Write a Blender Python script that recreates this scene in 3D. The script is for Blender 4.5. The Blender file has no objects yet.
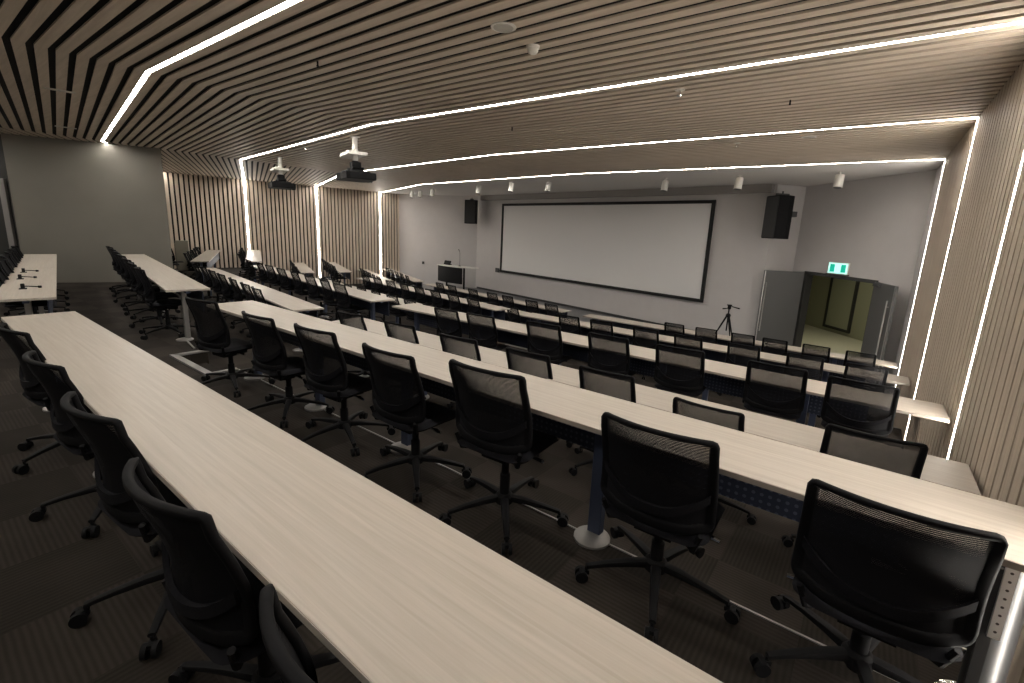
import bpy, math, random
from mathutils import Vector, Matrix
random.seed(7)
C = bpy.context.scene.collection
PI = math.pi

# ------------------------------------------------------------------ plan of the room (metres)
EYE = 1.652
XR = 0.709                      # right slatted wall
H = 3.166                       # ceiling
XB = -6.668                     # bend between exit-side block and middle block
XW = -14.6                      # bend between middle block and far-wall block
A1 = math.radians(8.973)
A2 = math.radians(24.0)
T1, T2 = math.tan(A1), math.tan(A2)
ROWY = {1: .703, 2: 2.154, 3: 3.699, 4: 5.110, 5: 7.10, 6: 8.587, 7: 10.2, 8: 11.564}
ROWZ = {1: .735, 2: .735, 3: .322, 4: .322, 5: -.232, 6: -.232, 7: -.617, 8: -.617}
LVL = [0.0, -.413, -.967, -1.352]
ROWL = {1: 0, 2: 0, 3: 1, 4: 1, 5: 2, 6: 2, 7: 3, 8: 3}
DEP = .465
STRIP = [1.953, 4.813, 7.887, 11.238]
FLOORZ = LVL[3]

def row_y(t, x, xw=XW):
    if x >= XB: return t
    if x >= xw: return t + (XB - x) * T1
    return t + (XB - xw) * T1 + (xw - x) * T2

def wall_left_x(y): return -21.26 + (y - 8) * math.tan(math.radians(8.958))

# ------------------------------------------------------------------ mesh helpers
class MB:
    def __init__(s): s.v = []; s.f = []; s.m = []; s.mi = 0
    def add(s, vs, fs):
        n = len(s.v); s.v += [tuple(v) for v in vs]
        for f in fs: s.f.append([n + i for i in f]); s.m.append(s.mi)
    def box(s, c, d, rz=0, rx=0, ry=0):
        M = Matrix.Translation(c) @ Matrix.Rotation(rz, 4, 'Z') @ Matrix.Rotation(ry, 4, 'Y') @ Matrix.Rotation(rx, 4, 'X')
        x, y, z = d[0] / 2, d[1] / 2, d[2] / 2
        vs = [M @ Vector((a * x, b * y, e * z)) for a in (-1, 1) for b in (-1, 1) for e in (-1, 1)]
        s.add(vs, [(0, 1, 3, 2), (4, 6, 7, 5), (0, 4, 5, 1), (2, 3, 7, 6), (0, 2, 6, 4), (1, 5, 7, 3)])
    def prism(s, poly, z0, z1):
        n = len(poly)
        a = sum(poly[i][0] * poly[(i + 1) % n][1] - poly[(i + 1) % n][0] * poly[i][1] for i in range(n))
        if a < 0: poly = poly[::-1]
        vs = [(p[0], p[1], z0) for p in poly] + [(p[0], p[1], z1) for p in poly]
        fs = [list(range(n))[::-1], [n + i for i in range(n)]] + [(i, (i + 1) % n, n + (i + 1) % n, n + i) for i in range(n)]
        s.add(vs, fs)
    def tube(s, pts, rad, n=12, cap=True, flat=1.0):
        """pts: list of points, rad: radius or list; round sections; flat scales the section's second axis"""
        P = [Vector(p) for p in pts]
        R = rad if isinstance(rad, (list, tuple)) else [rad] * len(P)
        rings = []
        up = None
        for i, p in enumerate(P):
            t = (P[min(i + 1, len(P) - 1)] - P[max(i - 1, 0)]).normalized()
            if up is None:
                up = Vector((0, 0, 1)) if abs(t.z) < .9 else Vector((1, 0, 0))
            a = t.cross(up)
            if a.length < 1e-4: a = t.cross(Vector((0, 1, 0)))
            a.normalize(); b = a.cross(t).normalized(); up = b
            rings.append([p + R[i] * (math.cos(2 * PI * k / n) * a + flat * math.sin(2 * PI * k / n) * b) for k in range(n)])
        vs = [v for r in rings for v in r]; fs = []
        for i in range(len(P) - 1):
            for k in range(n):
                k2 = (k + 1) % n
                fs.append((i * n + k, i * n + k2, (i + 1) * n + k2, (i + 1) * n + k))
        if cap:
            fs.append(list(range(n))[::-1]); fs.append([(len(P) - 1) * n + k for k in range(n)])
        s.add(vs, fs)
    def lathe(s, prof, c=(0, 0, 0), n=20):
        """prof: list of (r, z)"""
        vs = []; fs = []
        for r, z in prof:
            for k in range(n):
                a = 2 * PI * k / n; vs.append((c[0] + r * math.cos(a), c[1] + r * math.sin(a), c[2] + z))
        for i in range(len(prof) - 1):
            for k in range(n):
                k2 = (k + 1) % n; fs.append((i * n + k, i * n + k2, (i + 1) * n + k2, (i + 1) * n + k))
        fs.append(list(range(n))[::-1]); fs.append([(len(prof) - 1) * n + k for k in range(n)])
        s.add(vs, fs)
    def grid(s, fn, nu, nv):
        vs = [fn(i / nu, j / nv) for j in range(nv + 1) for i in range(nu + 1)]
        fs = [(j * (nu + 1) + i, j * (nu + 1) + i + 1, (j + 1) * (nu + 1) + i + 1, (j + 1) * (nu + 1) + i) for j in range(nv) for i in range(nu)]
        s.add(vs, fs)
    def slab(s, fn, nu, nv, off):
        """closed two-sided sheet: fn(u, v) -> Vector, off: Vector added for the back face"""
        a = [Vector(fn(i / nu, j / nv)) for j in range(nv + 1) for i in range(nu + 1)]
        b = [p + Vector(off) for p in a]; n = len(a); W = nu + 1
        fs = []
        for j in range(nv):
            for i in range(nu):
                q = (j * W + i, j * W + i + 1, (j + 1) * W + i + 1, (j + 1) * W + i)
                fs.append(q); fs.append([n + k for k in q[::-1]])
        edge = [i for i in range(W)] + [j * W + nu for j in range(1, nv + 1)] + [nv * W + i for i in range(nu - 1, -1, -1)] + [j * W for j in range(nv - 1, 0, -1)]
        for k in range(len(edge)):
            e, f = edge[k], edge[(k + 1) % len(edge)]; fs.append((f, e, n + e, n + f))
        s.add(a + b, fs)
    def build(s, name, mats, parent=None, smooth=None, bevel=None, loc=None):
        me = bpy.data.meshes.new(name); me.from_pydata(s.v, [], s.f)
        for m in (mats if isinstance(mats, (list, tuple)) else [mats]): me.materials.append(m)
        for p, i in zip(me.polygons, s.m): p.material_index = i
        if smooth is not None:
            for p in me.polygons: p.use_smooth = True
            me.set_sharp_from_angle(angle=math.radians(smooth))
        me.update()
        o = bpy.data.objects.new(name, me); C.objects.link(o)
        if parent is not None: o.parent = parent
        if loc is not None: o.location = loc
        if bevel:
            b = o.modifiers.new('bevel', 'BEVEL'); b.width = bevel; b.segments = 2; b.limit_method = 'ANGLE'; b.angle_limit = math.radians(50)
        return o

def tag(o, label, cat, group=None, kind=None):
    if label: o['label'] = label
    if cat: o['category'] = cat
    if group: o['group'] = group
    if kind: o['kind'] = kind
    return o
def struct(o, kind='structure'): o['kind'] = kind; return o
def thing(name, loc, rz, label, cat, group=None):
    o = bpy.data.objects.new(name, None); C.objects.link(o); o.location = loc; o.rotation_euler = (0, 0, rz)
    o.empty_display_size = .2
    return tag(o, label, cat, group)

# ------------------------------------------------------------------ materials
def new_mat(name):
    m = bpy.data.materials.new(name); m.use_nodes = True
    nt = m.node_tree; b = nt.nodes['Principled BSDF']; return m, nt, b
def plain(name, col, rough=.5, metal=0, noise=0, nscale=40, spec=None):
    m, nt, b = new_mat(name)
    b.inputs['Roughness'].default_value = rough; b.inputs['Metallic'].default_value = metal
    if spec is not None: b.inputs['Specular IOR Level'].default_value = spec
    if noise:
        tc = nt.nodes.new('ShaderNodeTexCoord'); n = nt.nodes.new('ShaderNodeTexNoise'); n.inputs['Scale'].default_value = nscale
        n.inputs['Detail'].default_value = 4
        r = nt.nodes.new('ShaderNodeValToRGB')
        r.color_ramp.elements[0].position = .3; r.color_ramp.elements[1].position = .7
        r.color_ramp.elements[0].color = (*[c * (1 - noise) for c in col], 1); r.color_ramp.elements[1].color = (*[min(1, c * (1 + noise)) for c in col], 1)
        nt.links.new(tc.outputs['Object'], n.inputs['Vector']); nt.links.new(n.outputs['Fac'], r.inputs['Fac']); nt.links.new(r.outputs['Color'], b.inputs['Base Color'])
    else: b.inputs['Base Color'].default_value = (*col, 1)
    return m
def wood(name, dark, light, axis_scale, rough=.5, wave=True, spec=.3):
    """laminate: stretched noise grain; axis_scale stretches along the grain"""
    m, nt, b = new_mat(name)
    tc = nt.nodes.new('ShaderNodeTexCoord'); mp = nt.nodes.new('ShaderNodeMapping'); mp.inputs['Scale'].default_value = axis_scale
    n = nt.nodes.new('ShaderNodeTexNoise'); n.inputs['Scale'].default_value = 1.0; n.inputs['Detail'].default_value = 6; n.inputs['Roughness'].default_value = .62; n.inputs['Distortion'].default_value = .6
    r = nt.nodes.new('ShaderNodeValToRGB'); r.color_ramp.elements[0].position = .33; r.color_ramp.elements[1].position = .68
    r.color_ramp.elements[0].color = (*dark, 1); r.color_ramp.elements[1].color = (*light, 1)
    L = nt.links.new
    L(tc.outputs['Object'], mp.inputs['Vector']); L(mp.outputs['Vector'], n.inputs['Vector']); L(n.outputs['Fac'], r.inputs['Fac']); L(r.outputs['Color'], b.inputs['Base Color'])
    b.inputs['Roughness'].default_value = rough; b.inputs['Specular IOR Level'].default_value = spec
    return m
def emit(name, col, s):
    m, nt, b = new_mat(name)
    b.inputs['Base Color'].default_value = (*col, 1); b.inputs['Emission Color'].default_value = (*col, 1); b.inputs['Emission Strength'].default_value = s
    return m

M_CEIL = wood('limed_oak_ceiling_slats', (.54, .458, .37), (.66, .568, .47), (1.2, 22, 22), .55)
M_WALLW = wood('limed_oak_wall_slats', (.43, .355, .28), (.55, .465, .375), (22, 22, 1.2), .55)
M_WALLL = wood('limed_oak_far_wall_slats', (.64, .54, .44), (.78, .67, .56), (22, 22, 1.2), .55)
M_BACK = plain('black_acoustic_backing', (.012, .010, .009), .9)
M_LED = emit('led_diffuser', (1.0, .945, .865), 58.0)
M_WHITE = plain('white_wall_paint', (.52, .50, .495), .7, noise=.02, nscale=3)
M_FCEIL = plain('white_ceiling_paint', (.60, .58, .56), .75)
M_GREYW = plain('grey_wall_paint', (.175, .165, .14), .6, noise=.05, nscale=1.2)
M_PELM = plain('grey_pelmet', (.27, .255, .245), .7)
M_RISER = plain('dark_riser', (.03, .028, .026), .8)
M_STAGE = plain('grey_stage_vinyl', (.16, .16, .165), .5, noise=.08, nscale=6)
M_ALU = plain('brushed_aluminium', (.30, .29, .28), .55, .5)
M_DGREY = plain('grey_door_laminate', (.10, .10, .098), .5)
M_DFRAME = plain('dark_door_frame', (.035, .035, .033), .5)
M_CORR = plain('greenish_corridor_wall', (.36, .36, .25), .7)
M_CORRF = plain('beige_corridor_floor', (.62, .60, .46), .6)
M_CHROME = plain('chrome', (.75, .75, .75), .12, 1.0)
M_STEEL = plain('satin_grey_steel', (.42, .41, .40), .35, .7)
M_BLEG = plain('blue_grey_steel', (.065, .08, .13), .45, .4)
M_BLACK = plain('black_plastic', (.0055, .0055, .0065), .65, spec=.18)
M_FAB = plain('black_seat_fabric', (.0065, .0065, .0085), .9, noise=.25, nscale=160, spec=.15)
M_RIM = plain('black_chair_frame', (.0045, .0045, .0055), .7, spec=.12)
M_GREYPL = plain('dark_grey_plastic', (.05, .05, .052), .5)
M_WPL = plain('white_plastic', (.75, .73, .68), .45)
M_LEAD = plain('screen_black_velvet', (.008, .008, .008), .8)
M_SCREEN = plain('projection_screen_fabric', (.74, .73, .725), .85)
M_SKIRT = plain('black_skirting', (.03, .03, .032), .6)
M_DESK = wood('pale_oak_desk_laminate', (.405, .36, .305), (.485, .437, .38), (1.6, 55, 55), .42)
M_EDGE = wood('pale_oak_edge_band', (.36, .32, .28), (.45, .41, .365), (2, 30, 30), .45)
M_GLASS = plain('lens_glass', (.02, .02, .03), .05)

# carpet: dark brown-grey tiles with fine rib lines
def carpet():
    m, nt, b = new_mat('brown_grey_carpet_tiles'); L = nt.links.new; N = nt.nodes.new
    tc = N('ShaderNodeTexCoord'); n1 = N('ShaderNodeTexNoise'); n1.inputs['Scale'].default_value = 2.2; n1.inputs['Detail'].default_value = 3
    n2 = N('ShaderNodeTexNoise'); n2.inputs['Scale'].default_value = 90; n2.inputs['Detail'].default_value = 2
    ck = N('ShaderNodeTexChecker'); ck.inputs['Scale'].default_value = 2.0
    ck.inputs['Color1'].default_value = (.035, .030, .026, 1); ck.inputs['Color2'].default_value = (.025, .0215, .0185, 1)
    wv = N('ShaderNodeTexWave'); wv.inputs['Scale'].default_value = 13; wv.inputs['Distortion'].default_value = .8; wv.inputs['Detail'].default_value = 2
    wv2 = N('ShaderNodeTexWave'); wv2.bands_direction = 'Y'; wv2.inputs['Scale'].default_value = 13; wv2.inputs['Distortion'].default_value = .8; wv2.inputs['Detail'].default_value = 2
    wm = N('ShaderNodeMix'); wm.data_type = 'RGBA'
    L(tc.outputs['Object'], wv2.inputs['Vector']); L(ck.outputs['Fac'], wm.inputs[0]); L(wv.outputs['Color'], wm.inputs[6]); L(wv2.outputs['Color'], wm.inputs[7])
    mix = N('ShaderNodeMix'); mix.data_type = 'RGBA'; mix.blend_type = 'MULTIPLY'; mix.inputs[0].default_value = .75
    mx2 = N('ShaderNodeMix'); mx2.data_type = 'RGBA'; mx2.blend_type = 'MULTIPLY'; mx2.inputs[0].default_value = .30
    rp = N('ShaderNodeValToRGB'); rp.color_ramp.elements[0].color = (.55, .52, .5, 1); rp.color_ramp.elements[1].color = (1.9, 1.84, 1.78, 1)
    L(tc.outputs['Object'], ck.inputs['Vector']); L(tc.outputs['Object'], n1.inputs['Vector']); L(tc.outputs['Object'], n2.inputs['Vector']); L(tc.outputs['Object'], wv.inputs['Vector'])
    L(n1.outputs['Fac'], rp.inputs['Fac']); L(ck.outputs['Color'], mix.inputs[6]); L(rp.outputs['Color'], mix.inputs[7])
    L(mix.outputs[2], mx2.inputs[6]); L(wm.outputs[2], mx2.inputs[7]); L(mx2.outputs[2], b.inputs['Base Color'])
    bp = N('ShaderNodeBump'); bp.inputs['Strength'].default_value = .25; bp.inputs['Distance'].default_value = .004
    L(n2.outputs['Fac'], bp.inputs['Height']); L(bp.outputs['Normal'], b.inputs['Normal'])
    b.inputs['Roughness'].default_value = .95; b.inputs['Specular IOR Level'].default_value = .15
    return m
M_CARPET = carpet()

def mesh_fabric():
    """knitted chair mesh: fine horizontal threads with open gaps"""
    m, nt, b = new_mat('open_knit_chair_mesh'); L = nt.links.new; N = nt.nodes.new
    b.inputs['Base Color'].default_value = (.007, .007, .009, 1); b.inputs['Specular IOR Level'].default_value = .2; b.inputs['Roughness'].default_value = .7
    tc = N('ShaderNodeTexCoord'); sp = N('ShaderNodeSeparateXYZ'); L(tc.outputs['Object'], sp.inputs[0])
    mu = N('ShaderNodeMath'); mu.operation = 'MULTIPLY'; mu.inputs[1].default_value = 150; L(sp.outputs['Z'], mu.inputs[0])
    fr = N('ShaderNodeMath'); fr.operation = 'FRACT'; L(mu.outputs[0], fr.inputs[0])
    th = N('ShaderNodeMath'); th.operation = 'LESS_THAN'; th.inputs[1].default_value = .68; L(fr.outputs[0], th.inputs[0])
    tr = N('ShaderNodeBsdfTransparent'); mx = N('ShaderNodeMixShader')
    L(th.outputs[0], mx.inputs[0]); L(tr.outputs[0], mx.inputs[1]); L(b.outputs[0], mx.inputs[2])
    L(mx.outputs[0], nt.nodes['Material Output'].inputs['Surface'])
    return m
M_MESH = mesh_fabric()

def perforated(name, col, hole, s=28.0, thr=.055):
    """steel sheet with a regular grid of round punched holes (dots)"""
    m, nt, b = new_mat(name); L = nt.links.new; N = nt.nodes.new
    tc = N('ShaderNodeTexCoord'); sp = N('ShaderNodeSeparateXYZ'); L(tc.outputs['Object'], sp.inputs[0])
    sq = []
    for ax in ('X', 'Z'):
        a = N('ShaderNodeMath'); a.operation = 'MULTIPLY'; a.inputs[1].default_value = s; L(sp.outputs[ax], a.inputs[0])
        f = N('ShaderNodeMath'); f.operation = 'FRACT'; L(a.outputs[0], f.inputs[0])
        d = N('ShaderNodeMath'); d.operation = 'SUBTRACT'; d.inputs[1].default_value = .5; L(f.outputs[0], d.inputs[0])
        p = N('ShaderNodeMath'); p.operation = 'POWER'; p.inputs[1].default_value = 2; L(d.outputs[0], p.inputs[0]); sq.append(p)
    ad = N('ShaderNodeMath'); ad.operation = 'ADD'; L(sq[0].outputs[0], ad.inputs[0]); L(sq[1].outputs[0], ad.inputs[1])
    lt = N('ShaderNodeMath'); lt.operation = 'LESS_THAN'; lt.inputs[1].default_value = thr; L(ad.outputs[0], lt.inputs[0])
    mx = N('ShaderNodeMix'); mx.data_type = 'RGBA'; mx.inputs[6].default_value = (*col, 1); mx.inputs[7].default_value = (*hole, 1)
    L(lt.outputs[0], mx.inputs[0]); L(mx.outputs[2], b.inputs['Base Color']); b.inputs['Roughness'].default_value = .5
    return m
M_PERF = perforated('perforated_blue_grey_steel', (.020, .026, .048), (.085, .098, .135))
M_PERFW = perforated('perforated_white_steel', (.80, .78, .77), (.08, .07, .07), 33, .02)
M_GRILLE = perforated('speaker_grille', (.012, .012, .012), (.004, .004, .004), 60)

# ------------------------------------------------------------------ room shell
# floors: four carpeted tiers, each stepping down; a notch for the aisle stair
EDGE = [2.14, 5.10, 8.58]        # front edge of each tier, measured in the exit-side block
STX0, STX1 = -6.42, -5.46        # aisle stair
def tier(i):
    mb = MB(); z = LVL[i]; zb = FLOORZ - .25
    t0 = -2.2 if i == 0 else EDGE[i - 1]
    t1 = EDGE[i] if i < 3 else None
    def strip(x0, x1, ta, tb):
        mb.prism([(x0, row_y(ta, x0)), (x1, row_y(ta, x1)), (x1, row_y(tb, x1)), (x0, row_y(tb, x0))], zb, z)
    if i < 3:
        for x0, x1, tb in ((STX1, XR + .12, t1), (STX0, STX1, t1 - .27), (XB, STX0, t1 + .05), (XW, XB, t1), (-22.2, XW, t1)):
            strip(x0, x1, t0, tb)
    else:
        for x0, x1 in ((XB, XR + .12), (XW, XB), (-22.2, XW)):
            strip(x0, x1, t0, 12.0)
    return struct(mb.build('floor', M_CARPET))
for i in range(4): tier(i)
# stage floor in front of the first row
mb = MB()
mb.prism([(XR + .3, 12.0), (XB, 12.0), (XW, row_y(12.0, XW)), (-22.2, row_y(12.0, -22.2)), (-22.2, 19.5), (-14, 19.5), (XR + .3, 19.5)], FLOORZ - .25, FLOORZ)
struct(mb.build('floor', M_STAGE))
# aisle stairs between tiers and aluminium nosings
for i in range(3):
    e = EDGE[i]; d = LVL[i + 1] - LVL[i]
    mb = MB()
    mb.prism([(STX0, e - .27), (STX1, e - .27), (STX1, e + .02), (STX0, e + .02)], LVL[3] - .2, LVL[i] + d / 3)
    mb.prism([(STX0, e + .02), (STX1, e + .02), (STX1, e + .31), (STX0, e + .31)], LVL[3] - .2, LVL[i] + 2 * d / 3)
    struct(mb.build('stair', M_CARPET))
    mb = MB()
    def nose(x0, y0, x1, y1, w=.045, h=.012):
        L_ = math.hypot(x1 - x0, y1 - y0); mb.box(((x0 + x1) / 2, (y0 + y1) / 2, LVL[i] + h / 2), (L_ + w, w, h), math.atan2(y1 - y0, x1 - x0))
    nose(STX0 - .02, e - .30, STX1 + .02, e - .30, .07, .02); nose(STX0 - .02, e - .27, STX0 - .02, e + .05, .07, .02); nose(STX1 + .02, e - .27, STX1 + .02, e - .04, .05)
    nose(STX1 + .05, e - .012, XR, e - .012, .010, .006)
    nose(XB, e - .012, XW, row_y(e, XW) - .012, .018)
    struct(mb.build('trim_1', M_ALU))

# ceiling: dark backing with timber slats that bend twice and follow the rows
XC2 = -14.0
TW2 = .44
def ceil_poly(t):
    p1 = (XB, t); p2 = (XC2, t + (XB - XC2) * T1)
    # meet the left slatted wall
    x = XC2
    for _ in range(40):
        y = p2[1] + (XC2 - x) * TW2; x = wall_left_x(y)
    return [(XR, t), p1, p2, (x, p2[1] + (XC2 - x) * TW2)]
def band(mb, ta, tb, z0, z1, ext=0.0):
    a, b = ceil_poly(ta), ceil_poly(tb)
    if ext:
        a[0] = (XR + ext, ta); b[0] = (XR + ext, tb)
    for k in range(3):
        mb.prism([a[k], a[k + 1], b[k + 1], b[k]], z0, z1)
mb = MB(); band(mb, -2.3, 11.48, H + .08, H + .13, .05)
ceiling = struct(mb.build('ceiling', M_BACK))
slats = MB()
TREAR = -.95
bays = [(-2.0, TREAR), (TREAR, STRIP[0]), (STRIP[0], STRIP[1]), (STRIP[1], STRIP[2]), (STRIP[2], STRIP[3])]
LEDW = .042
GAP = .058
for a, b in bays:
    s0 = a + (LEDW / 2 + .006); s1 = b - (LEDW / 2 + .006)
    n = round((s1 - s0) / .150); pit = (s1 - s0 + GAP) / n
    for k in range(n): band(slats, s0 + k * pit, s0 + k * pit + pit - GAP, H, H + .016)
band(slats, STRIP[3] + LEDW / 2 + .006, STRIP[3] + .16, H, H + .016)
slats.build('slat_panel', M_CEIL, ceiling)
mb = MB(); band(mb, TREAR - LEDW / 2, TREAR + LEDW / 2, H + .003, H + .023); mb.build('rear_fill_led', M_LED, ceiling)  # unseen line added behind the camera to brighten the near desk and floor
# plain white ceiling over the stage
mb = MB()
tE = STRIP[3] + .19
a = ceil_poly(tE)
mb.prism([(XR + .2, tE), a[1], a[2], (a[3][0] - .1, a[3][1]), (-22, 19.5), (-14, 19.5), (XR + .2, 19.5)], H + .004, H + .10)
struct(mb.build('ceiling', M_FCEIL))

# right slatted wall
wr = MB(); wr.box((XR + .075, 4.5, .75), (.03, 14.4, 5.2)); wall_right = struct(wr.build('wall_right', M_BACK))
ws = MB()
def wall_slats(fn, ys, pitch, gap, z0, z1):
    """fn(mb, y0, y1) adds one slat between the two stations"""
    for a, b in ys:
        n = max(1, round((b - a) / pitch)); pit = (b - a + gap) / n
        for k in range(n): fn(a + k * pit, a + k * pit + pit - gap)
def r_slat(a, b): ws.box((XR + .02, (a + b) / 2, (H + FLOORZ) / 2), (.04, b - a, H - FLOORZ))
bw = LEDW / 2 + .007
wall_slats(r_slat, [(-2.0, STRIP[0] - bw), (STRIP[0] + bw, STRIP[1] - bw), (STRIP[1] + bw, STRIP[2] - bw), (STRIP[2] + bw, STRIP[3] - bw)], .150, .030, 0, 0)
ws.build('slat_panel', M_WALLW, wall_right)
mb = MB(); mb.box((XR + .03, (STRIP[3] + .05 + 12.9) / 2, (H + FLOORZ) / 2), (.06, 12.9 - STRIP[3] - .05, H - FLOORZ))
struct(mb.build('wall_right', M_WHITE))

# left slatted wall (far side)
ca, sa_ = math.cos(math.radians(8.958)), math.sin(math.radians(8.958))
def lw_pt(y, off=0): return (wall_left_x(y) - off * ca, y + off * sa_)
wl = MB(); wl.prism([lw_pt(4.5, .045), lw_pt(16.15, .045), lw_pt(16.15, .12), lw_pt(4.5, .12)], FLOORZ - .1, H + .05)
wall_left = struct(wl.build('wall_left', M_BACK))
wls = MB()
LY = [9.09, 11.97, 15.05]
def l_slat(a, b): wls.prism([lw_pt(a), lw_pt(b), lw_pt(b, .04), lw_pt(a, .04)], FLOORZ, H)
wall_slats(l_slat, [(4.7, LY[0] - bw), (LY[0] + bw, LY[1] - bw), (LY[1] + bw, LY[2] - bw), (LY[2] + bw, 16.12)], .157, .058, 0, 0)
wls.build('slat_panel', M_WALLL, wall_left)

# LED lines: one continuous lamp per line, across the ceiling and down the walls
LED_LABEL = ['bright white LED line in the ceiling nearest the grey wall, bending above the nearest desks',
             'long white LED line crossing the ceiling just behind the two projectors',
             'third white LED line in the ceiling, running in front of the projectors to both walls',
             'frontmost white LED line, along the edge between slatted and plain white ceiling']
for i, t in enumerate(STRIP):
    root = thing('led_light_line', (0, 0, 0), 0, LED_LABEL[i], 'light', 'recessed LED lines')
    mb = MB()
    a, b = ceil_poly(t - LEDW / 2), ceil_poly(t + LEDW / 2)
    z = H + .003
    for k in range(3):
        n = 10
        for j in range(n):
            q = lambda P, f: (P[k][0] + (P[k + 1][0] - P[k][0]) * f, P[k][1] + (P[k + 1][1] - P[k][1]) * f)
            p0, p1, p2, p3 = q(a, j / n), q(a, (j + 1) / n), q(b, (j + 1) / n), q(b, j / n)
            mb.prism([p0, p1, p2, p3], z, z + .003)
    mb.build('ceiling_run', M_LED, root)
    mb = MB(); band(mb, t - LEDW / 2 - .0055, t + LEDW / 2 + .0055, z + .004, z + .05); mb.build('housing', M_BACK, root)  # opaque box added above the diffuser to stop light leaking into the slat gaps
    mb = MB(); n = 6; zz0 = FLOORZ if i else FLOORZ
    for j in range(n):
        z0 = FLOORZ + (H - FLOORZ) * j / n; z1 = FLOORZ + (H - FLOORZ) * (j + 1) / n
        mb.box((XR + .012, t, (z0 + z1) / 2), (.02, LEDW, z1 - z0))
    mb.build('wall_run', M_LED, root)
    if i:
        mb = MB(); y = LY[i - 1]
        for j in range(n):
            z0 = FLOORZ + (H - FLOORZ) * j / n; z1 = FLOORZ + (H - FLOORZ) * (j + 1) / n
            mb.prism([lw_pt(y - LEDW / 2, .004), lw_pt(y + LEDW / 2, .004), lw_pt(y + LEDW / 2, .024), lw_pt(y - LEDW / 2, .024)], z0, z1)
        mb.build('wall_run', M_LED, root)

# grey block wall at the left
gd = (math.sin(math.radians(24.5)), math.cos(math.radians(24.5)))
def gw(s, off=0): return (-13.91 - gd[0] * s - gd[1] * off, 4.16 - gd[1] * s + gd[0] * off)
mb = MB(); mb.prism([gw(0), gw(2.72), gw(2.72, 3.0), (-21.9, 5.0), (-21.7, 6.35)], FLOORZ, H + .02)
struct(mb.build('wall_back', M_GREYW))
mb = MB(); mb.prism([gw(2.72, .25), gw(6.2, .25), gw(6.2, .4), gw(2.72, .4)], -.02, H + .02)
struct(mb.build('door_1', M_DFRAME))
mb = MB(); mb.prism([gw(2.84, .12), gw(2.93, .12), gw(2.93, .25), gw(2.84, .25)], 0, 2.25)
struct(mb.build('trim_2', M_PELM))
# back wall behind the camera
mb = MB(); mb.box((-7.8, -2.25, 1.3), (17.6, .1, 3.9)); struct(mb.build('wall_rear', M_GREYW))
mb = MB(); mb.prism([(-16.6, -2.3), (-16.5, -2.3), (-16.5, 1.2), (-16.6, 1.2)], -.2, H + .05); struct(mb.build('wall_rear', M_GREYW))

# front walls
SA = math.radians(11.83)
SC = (-8.977, 16.184)
su = (math.cos(SA), -math.sin(SA)); sn = (-math.sin(SA), -math.cos(SA))     # along the wall to the right, out into the room
def sw(s, off=0): return (SC[0] + su[0] * s + sn[0] * off, SC[1] + su[1] * s + sn[1] * off)
SL, SR = -7.06, 6.71
mb = MB(); mb.prism([sw(SL), sw(SR), sw(SR, -.15), sw(SL, -.15)], FLOORZ, H); struct(mb.build('wall_front', M_WHITE))
mb = MB(); mb.prism([(-20.02, 16.10), sw(SL), sw(SL, -.2), (-20.1, 16.35)], FLOORZ, H); struct(mb.build('wall_front', M_WHITE))
mb = MB(); mb.prism([sw(SR), (-1.8, 15.52), (-1.9, 15.62), sw(SR, -.2)], FLOORZ, H); struct(mb.build('wall_front', M_WHITE))
mb = MB(); mb.prism([sw(SL + .5), sw(SR - .05), sw(SR - .05, .22), sw(SL + .5, .22)], 2.94, H); struct(mb.build('trim_3', M_PELM))  # even grey box along the top of the screen wall
mb = MB(); mb.prism([sw(SL + .1), sw(SR - .02), sw(SR - .02, .02), sw(SL + .1, .02)], FLOORZ, FLOORZ + .09); struct(mb.build('baseboard_front', M_SKIRT))
# door wall
DA = math.radians(48.4)
DP = (XR + .0, 12.70)
du = (-math.cos(DA), math.sin(DA)); dn = (-math.sin(DA), -math.cos(DA))
def dw(s, off=0): return (DP[0] + du[0] * s + dn[0] * off, DP[1] + du[1] * s + dn[1] * off)
D0, D1, DT = .85, 3.19, .86
for s0, s1, z0, z1 in ((-.1, D0, FLOORZ, H), (D1, 3.80, FLOORZ, H), (D0, D1, DT, H)):
    mb = MB(); mb.prism([dw(s0), dw(s1), dw(s1, -.14), dw(s0, -.14)], z0, z1); struct(mb.build('wall_door_side', M_WHITE))
# door frame
mb = MB()
for s0, s1, z0, z1 in ((D0 - .02, D0 + .05, FLOORZ, DT), (D1 - .05, D1 + .06, FLOORZ, DT), (D0 - .02, D1 + .06, DT - .06, DT + .02)):
    mb.prism([dw(s0, .03), dw(s1, .03), dw(s1, -.16), dw(s0, -.16)], z0, z1)
struct(mb.build('trim_4', M_DFRAME))
# corridor behind the doors
mb = MB(); mb.prism([dw(-.6, -.15), dw(9.0, -.15), dw(9.0, -4.2), dw(-.6, -4.2)], FLOORZ - .1, FLOORZ + .002); struct(mb.build('floor', M_CORRF))
mb = MB(); mb.prism([dw(-.6, -.15), dw(9.0, -.15), dw(9.0, -4.2), dw(-.6, -4.2)], 1.3, 1.4); struct(mb.build('ceiling', M_FCEIL))
for A_, B_ in (((-.6, -3.3), (9.0, -3.3)), ((-.5, -.15), (-.5, -3.3)), ((8.9, -.15), (8.9, -3.3)), ((3.85, -.30), (9.0, -.30))):
    p, q = dw(*A_), dw(*B_); L_ = math.hypot(q[0] - p[0], q[1] - p[1])
    mb = MB(); mb.box(((p[0] + q[0]) / 2, (p[1] + q[1]) / 2, 0), (L_, .1, 2.75), math.atan2(q[1] - p[1], q[0] - p[0])); struct(mb.build('wall_corridor', M_CORR))
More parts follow.
